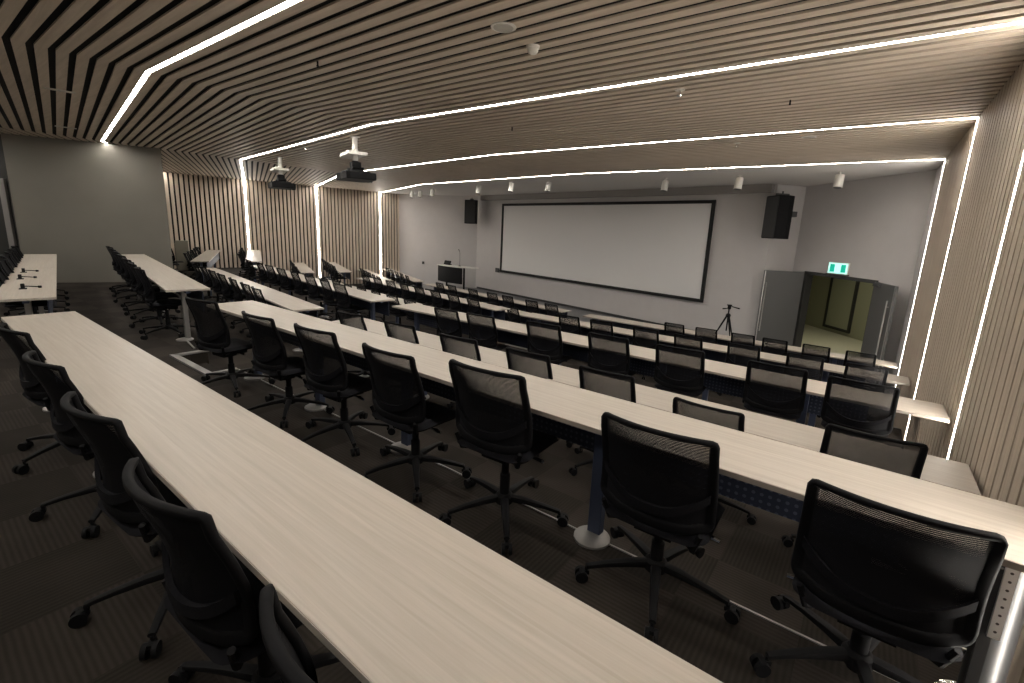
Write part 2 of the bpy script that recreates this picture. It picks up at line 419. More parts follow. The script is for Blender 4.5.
root = thing('corridor_fill_light', (*dw(3.6, -1.8), 1.27), DA, 'added unseen light brightening the corridor behind the open double doors', 'light')  # unseen lamp added to brighten the corridor seen through the doorway
mb = MB(); mb.box((0, 0, 0), (1.2, .3, .05)); mb.build('housing', M_WPL, root)
mb = MB(); mb.box((0, 0, -.03), (1.14, .24, .012)); mb.build('diffuser', emit('corridor_fill_diffuser', (1, .95, .75), 15), root)
root = thing('framed_panel', (*dw(5.70, -3.22), -.30), -DA, 'pale framed panel on the corridor wall, seen through the open doors', 'panel')
mb = MB()
for cx, cz, w, h in ((0, .93, 1.2, .09), (0, -.93, 1.2, .09), (-.555, 0, .09, 1.8), (.555, 0, .09, 1.8)): mb.box((cx, 0, cz * .95), (w, .06, h))
mb.build('frame', M_DFRAME, root)
mb = MB(); mb.box((0, .01, 0), (1.04, .03, 1.72)); mb.build('infill', plain('pale_green_panel', (.40, .41, .29), .5), root)

# door leaves: both swung open into the room
def leaf(hinge, free, label, handle_far):
    dx, dy = free[0] - hinge[0], free[1] - hinge[1]; L_ = math.hypot(dx, dy)
    root = thing('door_leaf', (hinge[0], hinge[1], FLOORZ), math.atan2(dy, dx), label, 'door', 'open double door leaves')
    hgt = DT - FLOORZ - .02
    mb = MB(); mb.box((L_ / 2, 0, hgt / 2 + .01), (L_, .045, hgt)); mb.build('panel', M_DGREY, root, bevel=.004)
    mb = MB()
    for s in (-1, 1):
        y = s * .07
        mb.tube([(L_ * handle_far, s * .02, .62), (L_ * handle_far, y, .62)], .01, 8); mb.tube([(L_ * handle_far, s * .02, 1.75), (L_ * handle_far, y, 1.75)], .01, 8)
        mb.tube([(L_ * handle_far, y, .5), (L_ * handle_far, y, 1.88)], .016, 10)
    mb.build('handle', M_STEEL, root, smooth=40)
    mb = MB(); mb.box((L_ - .03, 0, hgt / 2 + .01), (.03, .052, hgt - .02)); mb.build('edge_strip', M_STEEL, root)
    mb = MB(); mb.box((.22, -.05 if handle_far > .8 else .05, hgt - .05), (.30, .06, .07)); mb.build('door_closer', M_GREYPL, root, bevel=.005)
    return root
leaf(dw(D1 + .02, .06), (-2.37, 14.52), 'grey door leaf swung open beside the screen wall, left of the doorway', .93)
leaf(dw(D0 - .02, .06), (.47, 12.30), 'grey door leaf with tall bar handle, swung open toward the slatted wall', .86)

# exit sign above the doors
p = dw(1.90, .16)
ex = thing('exit_sign', (p[0], p[1], DT + .035), -math.radians(22), 'green and white lit exit sign box above the double doors', 'sign')
mb = MB(); mb.box((0, .03, .165), (.46, .07, .28)); mb.build('housing', M_WPL, ex, bevel=.006)
mb = MB(); mb.box((0, -.009, .165), (.43, .008, .25)); mb.build('face', emit('exit_sign_white', (.50, .95, .87), .80), ex)
EXG = emit('exit_sign_green', (.0, .42, .29), .60)
for sx in (-.125, .125):
    mb = MB(); mb.box((sx, -.016, .165), (.105, .006, .19)); mb.build('green_field', EXG, ex)
mb = MB(); mb.box((0, .03, .012), (.5, .12, .025)); mb.build('bracket', M_GREYPL, ex)

# ------------------------------------------------------------------ projection screen and stage equipment
SWD, ST_, SB_ = 10.105, 2.776, -.335
scr = thing('projection_screen', (*sw(0, .05), SB_), -SA, 'huge white wall-mounted projection screen in a thin black frame', 'screen')
sh = ST_ - SB_
mb = MB(); mb.box((0, 0, sh / 2), (SWD - .1, .03, sh - .1)); mb.build('screen_fabric', M_SCREEN, scr)
mb = MB()
fw = .10
for cx, cz, w, h in ((0, fw / 2, SWD, fw), (0, sh - fw / 2, SWD, fw), (-SWD / 2 + fw / 2, sh / 2, fw, sh - 2 * fw), (SWD / 2 - fw / 2, sh / 2, fw, sh - 2 * fw)): mb.box((cx, -.02, cz), (w, .07, h))
mb.build('frame', M_LEAD, scr, bevel=.006)

def speaker(loc, rz, label):
    r = thing('wall_speaker', loc, rz, label, 'speaker', 'large black loudspeakers beside the screen')
    mb = MB(); w, d, h = .56, .48, 1.10
    mb.prism([(-w / 2, -d / 2), (w / 2, -d / 2), (w / 2 - .0, .05), (w / 2 - .12, d / 2), (-w / 2 + .12, d / 2), (-w / 2, .05)], -h / 2, h / 2)
    mb.build('cabinet', M_BLACK, r, bevel=.01)
    mb = MB(); mb.box((0, -d / 2 - .012, 0), (w - .04, .024, h - .05)); mb.build('grille', M_GRILLE, r, bevel=.008)
    mb = MB(); mb.box((0, d / 2 + .1, .1), (.10, .22, .14)); mb.box((0, 0, h / 2 + .03), (.06, .34, .06)); mb.tube([(0, 0, h / 2), (0, 0, h / 2 + .12)], .02, 8); mb.build('bracket', M_GREYPL, r)
    return r
speaker((-2.16, 14.22, 2.26), -math.radians(48), 'large black loudspeaker hung high right of the screen, above the grey door leaf')
speaker((-15.72, 17.02, 2.38), math.radians(22), 'large black loudspeaker hung high left of the screen, above the lectern')

# lectern
lc = thing('lectern', (-15.72, 15.95, FLOORZ), -math.radians(6), 'white-topped lectern with black front panel, standing left of the screen', 'lectern')
mb = MB()
prof = []
n = 16
mb.slab(lambda u, v: (-.97 + 2.25 * u, -.28 - .16 * math.cos((u - .38) * PI * 1.1) * (1 - v) + .62 * v - (.0 if u < .75 else (u - .75) * .5 * (1 - v) * -1.2), 1.17), n, 2, (0, 0, .03))
mb.build('top', M_WPL, lc)
mb = MB(); mb.slab(lambda u, v: (-.92 + 1.78 * u, -.30 - .10 * math.cos((u - .5) * PI), .42 + .74 * v), 14, 2, (0, .03, 0)); mb.build('front_panel', M_BLACK, lc, smooth=40)
for sx in (-.62, .66):
    mb = MB(); mb.tube([(sx, 0, .06), (sx, 0, 1.17)], .045, 10); mb.box((sx, 0, .03), (.10, .62, .06)); mb.build('leg', M_BLACK, lc, bevel=.008)
mic = thing('gooseneck_microphone', (-15.45, 15.98, FLOORZ + 1.2), 0, 'thin gooseneck microphone standing on the lectern top', 'microphone')
mb = MB(); mb.lathe([(.06, 0), (.06, .02), (.02, .03)], n=14); mb.build('base', M_BLACK, mic)
mb = MB(); mb.tube([(0, 0, .02), (.01, 0, .35), (.03, -.03, .62), (.05, -.10, .74)], .009, 8); mb.build('gooseneck', M_GREYPL, mic, smooth=50)
mb = MB(); mb.tube([(.05, -.10, .74), (.06, -.16, .78)], .016, 10); mb.build('capsule', M_BLACK, mic)
tp = thing('control_panel', (-16.3, 16.02, FLOORZ + 1.2), -.1, 'small black touch control panel on the lectern top', 'control panel')
mb = MB(); mb.box((0, 0, .10), (.46, .05, .20), rx=-.4); mb.build('display', M_BLACK, tp, bevel=.01)
mb = MB(); mb.box((0, .05, .02), (.3, .2, .04)); mb.build('stand', M_BLACK, tp, bevel=.01)

# tripod by the screen
tx, ty = -3.06, 14.15
tr = thing('camera_tripod', (tx, ty, FLOORZ), .3, 'black camera tripod standing in front of the white wall right of the screen', 'tripod')
for k, a in enumerate((200, 320, 80)):
    a = math.radians(a - 17); mb = MB()
    e = (.40 * math.cos(a), .40 * math.sin(a))
    mb.tube([(.03 * math.cos(a), .03 * math.sin(a), .86), (e[0] * .55, e[1] * .55, .43)], [.026, .022], 8); mb.tube([(e[0] * .5, e[1] * .5, .47), (e[0], e[1], .02)], [.017, .015], 8); mb.lathe([(.02, 0), (.022, .03), (.012, .05)], (e[0], e[1], 0), 8)
    mb.build('leg', M_BLACK, tr, smooth=50)
mb = MB(); mb.tube([(0, 0, .42), (0, 0, 1.05)], .02, 8); mb.lathe([(.06, 0), (.07, .05), (.045, .10)], (0, 0, .82), 12); mb.build('centre_column', M_BLACK, tr, smooth=40)
mb = MB(); mb.box((0, 0, 1.10), (.09, .08, .10)); mb.box((0, 0, 1.165), (.13, .10, .025)); mb.tube([(.05, 0, 1.13), (.27, -.05, 1.09)], [.012, .02], 8); mb.tube([(-.04, 0, 1.07), (-.17, .02, 1.04)], [.012, .02], 8); mb.build('pan_head', M_BLACK, tr, bevel=.005)

# wall plates
for (x, y, z, r_, lab, m) in ((-18.62, 16.57, -.25, .06, 'small round dark wall outlet on the white wall left of the lectern', M_GREYPL), (-17.75, 16.88, -.42, .055, 'small pale square wall outlet on the white wall behind the lectern', M_WPL)):
    o = thing('wall_outlet', (x, y - .02, z), .35, lab, 'wall outlet')
    mb = MB(); mb.box((0, 0, 0), (.14, .02, .14)); mb.build('plate', m, o, bevel=.006)
    mb = MB(); mb.box((0, -.015, 0), (.06, .012, .06)); mb.build('socket', M_BLACK, o)
q = sw(-5.32, .03)
o = thing('wall_box', (q[0], q[1], -.28), -SA, 'small black junction box at the lower left corner of the projection screen', 'junction box')
mb = MB(); mb.box((0, 0, 0), (.26, .06, .20)); mb.build('box', M_GREYPL, o, bevel=.01)
mb = MB(); mb.tube([(.13, -.02, 0), (.3, -.02, -.03)], .02, 8); mb.build('cable', M_BLACK, o)

# ------------------------------------------------------------------ desks
def desk(name, x0, x1, t0, z, floor, rz, label, group, detail=1, legs=(), seam=None, panel=True, legmat=None, pend=.10):
    """long bench desk: local X along the row from 0 to L, local Y towards the stage; origin on the floor at the near right... left end"""
    L_ = x1 - x0
    root = thing('bench_desk', t0, rz, label, 'desk', group)
    h = z - floor
    mb = MB(); mb.box((L_ / 2, DEP / 2, h - .0135), (L_, DEP, .025)); mb.build('desktop', M_DESK, root, bevel=.003)
    mb = MB()
    mb.box((L_ / 2, -.0008, h - .0145), (L_, .0016, .023)); mb.box((L_ / 2, DEP + .0008, h - .0145), (L_, .0016, .023))
    mb.box((-.0008, DEP / 2, h - .0145), (.0016, DEP, .023)); mb.box((L_ + .0008, DEP / 2, h - .0145), (.0016, DEP, .023))
    mb.build('edge_band', M_EDGE, root)
    mb = MB(); mb.box((L_ / 2, DEP * .5, h - .045), (L_ - .12, .05, .035)); mb.build('rail', M_BLEG, root)
    if panel:
        mb = MB(); mb.box(((.10 + L_ - pend) / 2, DEP - .07, h - .19), (L_ - .10 - pend, .012, .27)); mb.build('modesty_panel', M_PERF, root)
    for lx in legs:
        mb = MB()
        mb.box((lx, DEP * .5, (h - .06) / 2 + .02), (.075, .055, h - .06)); mb.box((lx, DEP * .5, h - .04), (.10, DEP * .8, .03))
        lo = mb.build('leg', legmat or M_BLEG, root, bevel=.004)
        mb = MB(); mb.lathe([(.10, 0), (.10, .012), (.085, .02), (.045, .028)], (lx, DEP * .42, 0), 24); mb.build('foot_disc', M_ALU, lo, smooth=40)
    return root

ORD = ['first', 'second', 'third', 'fourth', 'fifth', 'sixth', 'seventh', 'eighth', 'ninth', 'tenth']
near = lambda r: ROWY[r] - DEP / 2
# exit-side block
XL = {1: -5.82, 2: -5.55, 3: -5.75, 4: -6.25, 5: -6.2, 6: -6.15, 7: -6.15, 8: -6.2}
RLAB = {1: 'long pale oak bench desk nearest the camera, running across the whole lower left',
        2: 'long pale oak bench desk, second from the camera, with a chrome column leg',
        3: 'pale oak bench desk directly in front of the second one, one tier lower',
        4: 'fourth pale oak bench desk of the exit-side block, ending at a white LED line',
        5: 'fifth pale oak bench desk of the exit-side block, hidden behind the fourth',
        6: 'pale oak bench desk of the exit-side block, second visible from the screen',
        7: 'seventh pale oak bench desk of the exit-side block, hidden behind the sixth',
        8: 'pale oak bench desk of the exit-side block, closest to the screen and doors'}
LEGS = {1: [.5, 2.1, 3.7, 5.3], 2: [.55, 1.75, 2.95, 4.55], 3: [.4, 1.6, 2.9, 4.2, 6.15]}
for r in range(1, 9):
    x0, x1 = XL[r], XR - .03
    L_ = x1 - x0
    lg = LEGS.get(r, [.35 + k * (L_ - 1.35) / 4 for k in range(5)])
    desk('bench_desk', x0, x1, (x0, near(r), LVL[ROWL[r]]), ROWZ[r], LVL[ROWL[r]], 0, RLAB[r], 'bench desks of the exit-side block', legs=lg, pend=.5 if r > 2 else .10)
# middle block
XM1 = {1: -6.95, 2: -6.86, 3: -6.80, 4: -6.86, 5: -6.90, 6: -6.92, 7: -6.92, 8: -6.92}
XM0 = {1: -13.65, 2: -13.3, 3: -13.9, 4: -14.2, 5: -14.3, 6: -14.2, 7: -14.2, 8: -14.0}
MLAB = {2: 'pale oak bench desk running up to the grey wall, with chairs along its left',
        3: 'pale oak bench desk of the middle block, just beyond the one touching the grey wall',
        4: 'fourth pale oak bench desk of the middle block, its near end beside the aisle',
        5: 'fifth pale oak bench desk of the middle block, mostly hidden behind chair backs',
        6: 'sixth pale oak bench desk of the middle block, ending at the aisle before the screen',
        7: 'seventh pale oak bench desk of the middle block, mostly hidden behind chair backs',
        8: 'pale oak bench desk of the middle block, closest to the lectern'}
def mid_pt(t, x): return (x, row_y(t, x))
for r in range(1, 9):
    segs = [(XM0[r], XM1[r])]
    if r == 1: segs = [(XM0[1], -10.46), (-10.44, XM1[1])]
    for k, (xa, xb) in enumerate(segs):
        L_ = (xb - xa) / math.cos(A1)
        ox, oy = mid_pt(near(r), xa)
        lab = MLAB.get(r) or ['pale oak desk at far left against the grey wall, behind the microphone desk', 'pale oak desk at far left carrying three small black microphones'][k]
        lg = [.4 + j * (L_ - .8) / 3 for j in range(4)] if r > 1 else [.35, L_ - .35]
        desk('bench_desk', 0, L_, (ox, oy, LVL[ROWL[r]]), ROWZ[r], LVL[ROWL[r]], -A1, lab, 'bench desks of the middle block', legs=lg, legmat=M_STEEL if r <= 2 else None)
# far-wall block
WX1 = {3: -16.0, 4: -15.5, 5: -16.55, 6: -16.2, 7: -15.1, 8: -14.87}
WLABT = ['nearest', 'second nearest', 'third nearest', 'fourth nearest', 'fifth nearest', 'front']
def wing_pt(t, x):
    return (x, t + (XB - XW) * T1 + (XW - x) * T2)
for k, r in enumerate(range(3, 9)):
    tt = near(r) + (-.12 if r in (3, 5, 6) else 0)
    x1 = WX1[r]; ox = -20.0
    for _ in range(20): ox = wall_left_x(wing_pt(tt, ox)[1] - .1) + .12
    ox, oy = wing_pt(tt, ox); L_ = (x1 - ox) / math.cos(A2)
    lab = 'pale oak desk ending against the far slatted wall, %s row of the far-wall block' % WLABT[k]
    desk('bench_desk', 0, L_, (ox, oy, LVL[ROWL[r]]), ROWZ[r], LVL[ROWL[r]], -A2, lab, 'bench desks against the far slatted wall', legs=[.4, L_ / 2, L_ - .4])

# wall-end supports of the second desk: chrome column and slotted bracket
o = thing('chrome_column', (.545, 2.16, 0), 0, 'polished chrome column under the wall end of the second bench desk', 'column')
mb = MB(); mb.lathe([(.055, .02), (.055, .70)], n=28); mb.build('shaft', plain('dark_polished_steel', (.10, .10, .10), .42, .8), o, smooth=40)
mb = MB(); mb.lathe([(.11, 0), (.11, .012), (.06, .025)], n=28); mb.build('foot_disc', M_CHROME, o, smooth=40)
o = thing('slotted_bracket', (.475, 1.95, .0), 0, 'white perforated upright bracket under the wall end of the second desk', 'bracket')
mb = MB(); mb.box((.0152, 0, .575), (.030, .012, .26)); mb.build('perforated_strip', M_PERFW, o)
mb = MB(); mb.box((.0, .014, .34), (.03, .016, .68)); mb.build('upright', M_GREYPL, o)

# ------------------------------------------------------------------ chairs
def back_surf(u, v, off=0.0):
    """u -1..1 across, v 0..1 from bottom to top of the backrest; +Y is towards the desk"""
    w = .50 - .012 * v
    x = u * w / 2
    y = -.215 - .075 * v + .03 * math.sin(PI * min(1, v * 1.15)) + .075 * u * u - off
    z = .475 + .463 * v - .012 * u * u * (v > .5)
    return Vector((x, y, z))
def loop_sweep(mb, pts, wx, wy, uv=None):
    """closed rectangular-rounded section swept round a loop of points in the back plane"""
    n = len(pts); rings = []
    cen = sum((Vector(p) for p in pts), Vector()) / n
    m = 10
    for i in range(n):
        t = (pts[(i + 1) % n] - pts[i - 1]).normalized()
        nrm = Vector((0, 1, 0)); nrm = (nrm - nrm.dot(t) * t).normalized(); side = t.cross(nrm)
        ring = []
        if uv: wx = .0105 if uv[i][1] > .97 else .0185 + .006 * (1 - uv[i][1])
        for k in range(m):
            a = 2 * PI * k / m; c, s = math.cos(a), math.sin(a)
            sc = lambda q: math.copysign(abs(q) ** .6, q)
            ring.append(pts[i] + side * wx * sc(c) + nrm * wy * sc(s))
        rings.append(ring)
    vs = [p for r_ in rings for p in r_]; fs = []
    for i in range(n):
        j = (i + 1) % n
        for k in range(m):
            k2 = (k + 1) % m; fs.append((i * m + k, i * m + k2, j * m + k2, j * m + k))
    mb.add(vs, fs)
def perim(inset):
    """outline of the back: square upper corners, rounded lower corners, bottom edge bowed down"""
    pts = []; a = 1 - inset; b = .05; tp = .988
    low = lambda u: b + .085 * max(0, abs(u) - .45) ** 2 / .3
    for i in range(13): u = -a + .10 + (2 * a - .20) * i / 12; pts.append((u, low(u)))
    for k in (.25, .5, .75): pts.append((a - .10 + .10 * math.sin(k * PI / 2), low(a - .1) + .07 * (1 - math.cos(k * PI / 2))))
    for i in range(9): pts.append((a, low(a - .1) + .07 + (tp - .03 - low(a - .1) - .07) * i / 8))
    pts.append((a + .004, tp - .006))
    for i in range(13): pts.append((a - .03 - (2 * a - .06) * i / 12, tp))
    pts.append((-a - .004, tp - .006))
    for i in range(9): pts.append((-a, tp - .03 - (tp - .03 - low(a - .1) - .07) * i / 8))
    for k in (.75, .5, .25): pts.append((-a + .10 - .10 * math.sin(k * PI / 2), low(a - .1) + .07 * (1 - math.cos(k * PI / 2))))
    return [back_surf(u, v) for u, v in pts], pts

def chair_meshes():
    P = {}
    mb = MB(); loop_sweep(mb, *(lambda q: (q[0], .017, .0125, q[1]))(perim(.065))); P['back_frame'] = (mb, M_RIM, 60)
    mb = MB(); mb.slab(lambda u, v: back_surf((u * 2 - 1) * .92, .075 + .90 * v, .002), 14, 12, (0, -.003, 0)); P['mesh_panel'] = (mb, M_MESH, 60)
    # U-shaped lumbar band
    mb = MB()
    def lum(u, v):
        uu = (u * 2 - 1) * .93; return back_surf(uu, .19 + .25 * abs(uu) ** 2.3 + (v - .5) * .085, .010)
    mb.slab(lum, 22, 2, (0, -.016, 0)); P['lumbar_band'] = (mb, M_FAB, 60)
    # lower back shell behind the mesh, below the lumbar band
    mb = MB()
    def shell(u, v):
        uu = (u * 2 - 1) * .90; top = .16 + .25 * abs(uu) ** 2.3
        return back_surf(uu, .06 + .06 * max(0, abs(uu) - .45) + (top - .06 - .06 * max(0, abs(uu) - .45)) * v, -.004)
    mb.slab(shell, 16, 4, (0, .006, 0)); P['back_shell'] = (mb, M_FAB, 60)
    # seat cushion
    mb = MB()
    def seat(u, v, top):
        a = u * 2 - 1; b = v * 2 - 1
        x = .24 * math.copysign(abs(a) ** 1.0, a); y = .02 + .235 * b
        k = max(abs(a), abs(b)); e = (max(0, k - .8) / .2) ** 2
        ax, ay = abs(a), abs(b)
        if ax > .75 and ay > .75:
            s = 1 - .06 * ((ax - .75) / .25) * ((ay - .75) / .25) * 2; x *= s; y = .02 + (y - .02) * s
        z = .475 - .016 * (1 - a * a) * .7 - (.03 * max(0, b - .4) ** 2 / .36)
        return Vector((x, y, z - .022 * e)) if top else Vector((x * .94, .02 + (y - .02) * .94, .425 + .012 * e))
    nu = 12
    a = [seat(i / nu, j / nu, True) for j in range(nu + 1) for i in range(nu + 1)]; b = [seat(i / nu, j / nu, False) for j in range(nu + 1) for i in range(nu + 1)]
    W = nu + 1; n = len(a); fs = []
    for j in range(nu):
        for i in range(nu):
            q = (j * W + i, j * W + i + 1, (j + 1) * W + i + 1, (j + 1) * W + i); fs.append(q); fs.append([n + k for k in q[::-1]])
    edge = [i for i in range(W)] + [j * W + nu for j in range(1, nu + 1)] + [nu * W + i for i in range(nu - 1, -1, -1)] + [j * W for j in range(nu - 1, 0, -1)]
    for k in range(len(edge)):
        e, f = edge[k], edge[(k + 1) % len(edge)]; fs.append((f, e, n + e, n + f))
    mb.add(a + b, fs); P['seat'] = (mb, M_FAB, 60)
    # mechanism under the seat with arms to the back
    mb = MB(); mb.box((0, 0, .395), (.17, .24, .055)); mb.box((0, -.03, .365), (.10, .12, .03))
    for s in (-1, 1): mb.tube([(s * .08, -.06, .40), (s * .19, -.17, .42), (s * .215, -.19, .50)], [.016, .016, .012], 8)
    P['tilt_mechanism'] = (mb, M_BLACK, 35)
    for s, k in ((-1, 'lever_a'), (1, 'lever_b')):
        mb = MB(); mb.tube([(s * .09, -.02, .40), (s * .19, -.02, .405), (s * .22, -.02, .405), (s * .265, -.02, .40)], [.007, .007, .013, .009], 8)
        P[k] = (mb, M_CHROME, 40)
    mb = MB(); mb.lathe([(.03, .09), (.03, .25), (.022, .255), (.022, .37)], n=16); P['gas_column'] = (mb, M_BLACK, 40)
    mb = MB(); mb.lathe([(.035, .075), (.055, .085), (.052, .125), (.036, .14)], n=20); P['base_hub'] = (mb, M_BLACK, 40)
    return P
def leg_mb():
    mb = MB()
    P = [(.03, 0, .112), (.13, 0, .108), (.24, 0, .095), (.335, 0, .077)]
    R = [(.026, .020), (.023, .017), (.018, .013), (.015, .010)]
    n = 8; vs = []; fs = []
    for (x, y, z), (a, b) in zip(P, R):
        for k in range(n):
            an = 2 * PI * k / n; sc = lambda q: math.copysign(abs(q) ** .7, q)
            vs.append((x, y + a * sc(math.cos(an)), z + b * sc(math.sin(an))))
    for i in range(len(P) - 1):
        for k in range(n):
            k2 = (k + 1) % n; fs.append((i * n + k, i * n + k2, (i + 1) * n + k2, (i + 1) * n + k))
    fs.append(list(range(n))[::-1]); fs.append([(len(P) - 1) * n + k for k in range(n)])
    mb.add(vs, fs); return mb
def caster_mb():
    mb = MB()
    mb.tube([(.332, 0, .05), (.332, 0, .075)], .008, 8)
    for s in (-1, 1): mb.tube([(.355, s * .009, .03), (.355, s * .027, .03)], .0295, 16)
    mb.box((.342, 0, .048), (.045, .02, .02))
    return mb

def rot_mb(mb, a):
    o = MB(); c, s = math.cos(a), math.sin(a)
    o.v = [(x * c - y * s, x * s + y * c, z) for x, y, z in mb.v]; o.f = mb.f; o.m = mb.m; return o

CH = chair_meshes()
DATA = {}
def mesh_data(name, mb, mat, smooth):
    o = mb.build(name, mat, None, smooth); me = o.data; bpy.data.objects.remove(o); return me
for k, (mb, mat, sm) in CH.items(): DATA[k] = mesh_data(k, mb, mat, sm)
DATA['leg'] = mesh_data('leg', leg_mb(), M_BLACK, 50)
DATA['caster'] = mesh_data('caster', caster_mb(), M_BLACK, 40)
allb = MB()
for k in range(5):
    for f in (leg_mb, caster_mb):
        q = rot_mb(f(), 2 * PI * k / 5); allb.add(q.v, q.f)
allb.lathe([(.035, .075), (.055, .085), (.052, .125), (.036, .14)], n=16); allb.lathe([(.03, .09), (.03, .25), (.022, .255), (.022, .37)], n=12)
DATA['star_base'] = mesh_data('star_base', allb, M_BLACK, 45)

def part(name, data, parent, rz=0):
    o = bpy.data.objects.new(name, data); C.objects.link(o); o.parent = parent; o.rotation_euler = (0, 0, rz); return o
def make_chair(detail):
    t = bpy.data.objects.new('swivel_chair', None); C.objects.link(t); t.empty_display_size = .2
    for k in ('seat', 'back_frame', 'mesh_panel', 'lumbar_band', 'back_shell'): part(k, DATA[k], t)
    if detail:
        for k in ('tilt_mechanism', 'lever_a', 'lever_b', 'gas_column', 'base_hub'): part(k.split('_')[0] if 'lever' in k else k, DATA[k], t)
        for k in range(5):
            l = part('leg', DATA['leg'], t, 2 * PI * k / 5); part('caster', DATA['caster'], l)
    else:
        part('star_base', DATA['star_base'], t)
    return t
def copy_chair(src):
    c = src.copy(); C.objects.link(c)
    for ch in src.children:
        d = ch.copy(); C.objects.link(d); d.parent = c
        for g in ch.children:
            e = g.copy(); C.objects.link(e); e.parent = d
    return c
PROTO = {}
CATC = 'chair'
def chair(x, y, z, rz, label, group, detail, base=0.0, lift=0.0):
    if detail not in PROTO: t = PROTO[detail] = make_chair(detail)
    else: t = copy_chair(PROTO[detail])
    t.location = (x, y, z); t.rotation_euler = (0, 0, rz)
    tag(t, label, CATC, group)
    for ch in t.children:
        n = ch.name.split('.')[0]
        if n == 'leg': ch.rotation_euler = (0, 0, ch.rotation_euler[2] % (2 * PI / 5) * 0 + base + LEGK(ch))
        if n not in ('leg', 'star_base', 'base_hub', 'gas_column'): ch.location.z = lift
        if n == 'gas_column': ch.location.z = lift * .5
        if n == 'star_base': ch.rotation_euler = (0, 0, base)
    return t
_cnt = {}
def LEGK(ch):
    p = ch.parent.name; _cnt[p] = _cnt.get(p, 0) + 1; return 2 * PI * (_cnt[p] - 1) / 5

BACKOFF = .29        # the backrest's top sits this far behind the chair's axis
def off_edge(cd): return BACKOFF - .0
random.seed(11)
# exit-side block: x positions of the chairs, gap of the back to the desk's near edge
# measured places: x of the back's middle, y of its upper corners, height of its upper corners, turn
CP = {1: [(-4.22, .40, .915, .10), (-3.27, .40, .91, .08), (-2.22, .375, .95, .08), (-1.42, .365, .945, .05), (-.64, .37, .93, .0)],
      2: [(-4.86, 1.65, .90, .17), (-3.87, 1.70, .895, .03), (-3.08, 1.73, .91, .05), (-2.26, 1.73, .91, .0), (-1.50, 1.76, .955, .06), (-.60, 1.80, .89, .03), (.185, 1.81, .86, -.01)],
      3: [(-5.17, 3.44, .943, .15), (-4.24, 3.47, .95, .17), (-3.28, 3.45, .965, .18), (-2.42, 3.48, .97, .06), (-1.60, 3.45, .97, .08), (-.775, 3.40, .91, -.02), (.17, 3.45, .97, .13)],
      4: [(-4.79, 4.75, .90, -.04), (-4.15, 4.77, .91, .08), (-3.13, 4.79, .95, .12), (-2.24, 4.78, .95, .10), (-1.44, 4.80, .955, .15), (-.55, 4.80, .96, .07), (.09, 4.83, .945, -.02)]}
XS = {6: ([-4.8, -4.07, -3.15, -2.37, -1.47, -.60, .16], .24), 8: ([-3.61, -2.86, -2.06, -1.42, -.66, .09], .20)}
for r, (xs, cd) in XS.items():
    CP[r] = [(x, near(r) - cd + .085 + random.uniform(-.015, .015), .938, random.uniform(-.04, .04)) for x in xs]
CROW = {2: 'at the second desk', 3: 'at the third desk', 4: 'at the fourth desk', 6: 'at the fifth visible desk', 8: 'at the desk nearest the screen'}
for r, rows_ in CP.items():
    n = len(rows_)
    for i, (x, yc, zt, yw) in enumerate(rows_):
        if r == 1: lab = 'black mesh-back swivel chair, %s from the aisle end along the nearest desk' % ORD[i]
        else: lab = 'black mesh-back swivel chair %s, %s from the exit-side slatted wall' % (CROW[r], ORD[n - 1 - i])
        if r in (3, 4): yc -= .055; yw *= .5
        d = .215
        chair(x - d * math.sin(yw), yc + d * math.cos(yw), LVL[ROWL[r]], yw, lab, 'swivel chairs of the exit-side block', r <= 3, random.uniform(0, 1.25), zt - .932)
# middle block
MX = {1: [-8.6, -9.5, -10.4, -11.2, -12.0, -12.8], 2: [-7.7, -8.5, -9.35, -10.2, -11.05, -11.9, -12.7],
      3: [-8.05, -8.7, -9.5, -10.4, -11.2, -12.0, -12.9], 4: [-7.85, -8.5, -9.28, -10.13, -11.05, -11.9, -12.65, -13.6],
      5: [-7.5, -8.3, -9.1, -9.9, -10.7, -11.5, -12.3, -13.1], 6: [-7.6, -8.4, -9.2, -10.0, -10.8, -11.6, -12.4, -13.2],
      7: [-7.6, -8.4, -9.2, -10.0, -10.8, -11.6, -12.4, -13.2], 8: [-7.2, -8.0, -9.05, -9.8, -10.8, -12.0, -12.75]}
MROW = {1: 'at the microphone desk', 2: 'along the desk touching the grey wall', 3: "at the middle block's third desk", 4: "at the middle block's fourth desk", 5: "at the middle block's fifth desk",
        6: "at the middle block's sixth desk", 7: "at the middle block's seventh desk", 8: "at the middle block's front desk"}
for r, xs in MX.items():
    for i, x in enumerate(xs):
        lab = 'black mesh-back swivel chair %s, %s from the aisle end' % (MROW[r], ORD[i])
        cd = .20 if r > 1 else .11
        px, py = mid_pt(near(r) - (cd - BACKOFF) / math.cos(A1), x)
        chair(px, py, LVL[ROWL[r]], -A1 + random.uniform(-.06, .06), lab, 'swivel chairs of the middle block', r == 2, random.uniform(0, 1.25))
# far-wall block
for k, r in enumerate(range(3, 9)):
    n = 5
    for i in range(n):
        x = WX1[r] - .42 - i * .78
        if x < -20.0: continue
        lab = 'black mesh-back swivel chair, %s from the aisle end at the far-wall %s desk' % (ORD[i], WLABT[k])
        px, py = wing_pt(near(r) + (-.12 if r in (3, 5, 6) else 0) - (.20 - BACKOFF) / math.cos(A2), x)
        chair(px, py, LVL[ROWL[r]], -A2 + random.uniform(-.08, .08), lab, 'swivel chairs at the far slatted wall', False, random.uniform(0, 1.25))
# two chairs standing in the gap between the grey wall and the far-wall block
for (x, y, a, lab) in ((-19.4, 5.80, .5, 'black swivel chair parked beside the grey wall edge, before the cream cabinet'), (-18.5, 5.45, -.4, 'black swivel chair parked between the grey wall edge and the far-wall nearest desk')):
    chair(x, y, LVL[1], a, lab, None, False, .4)
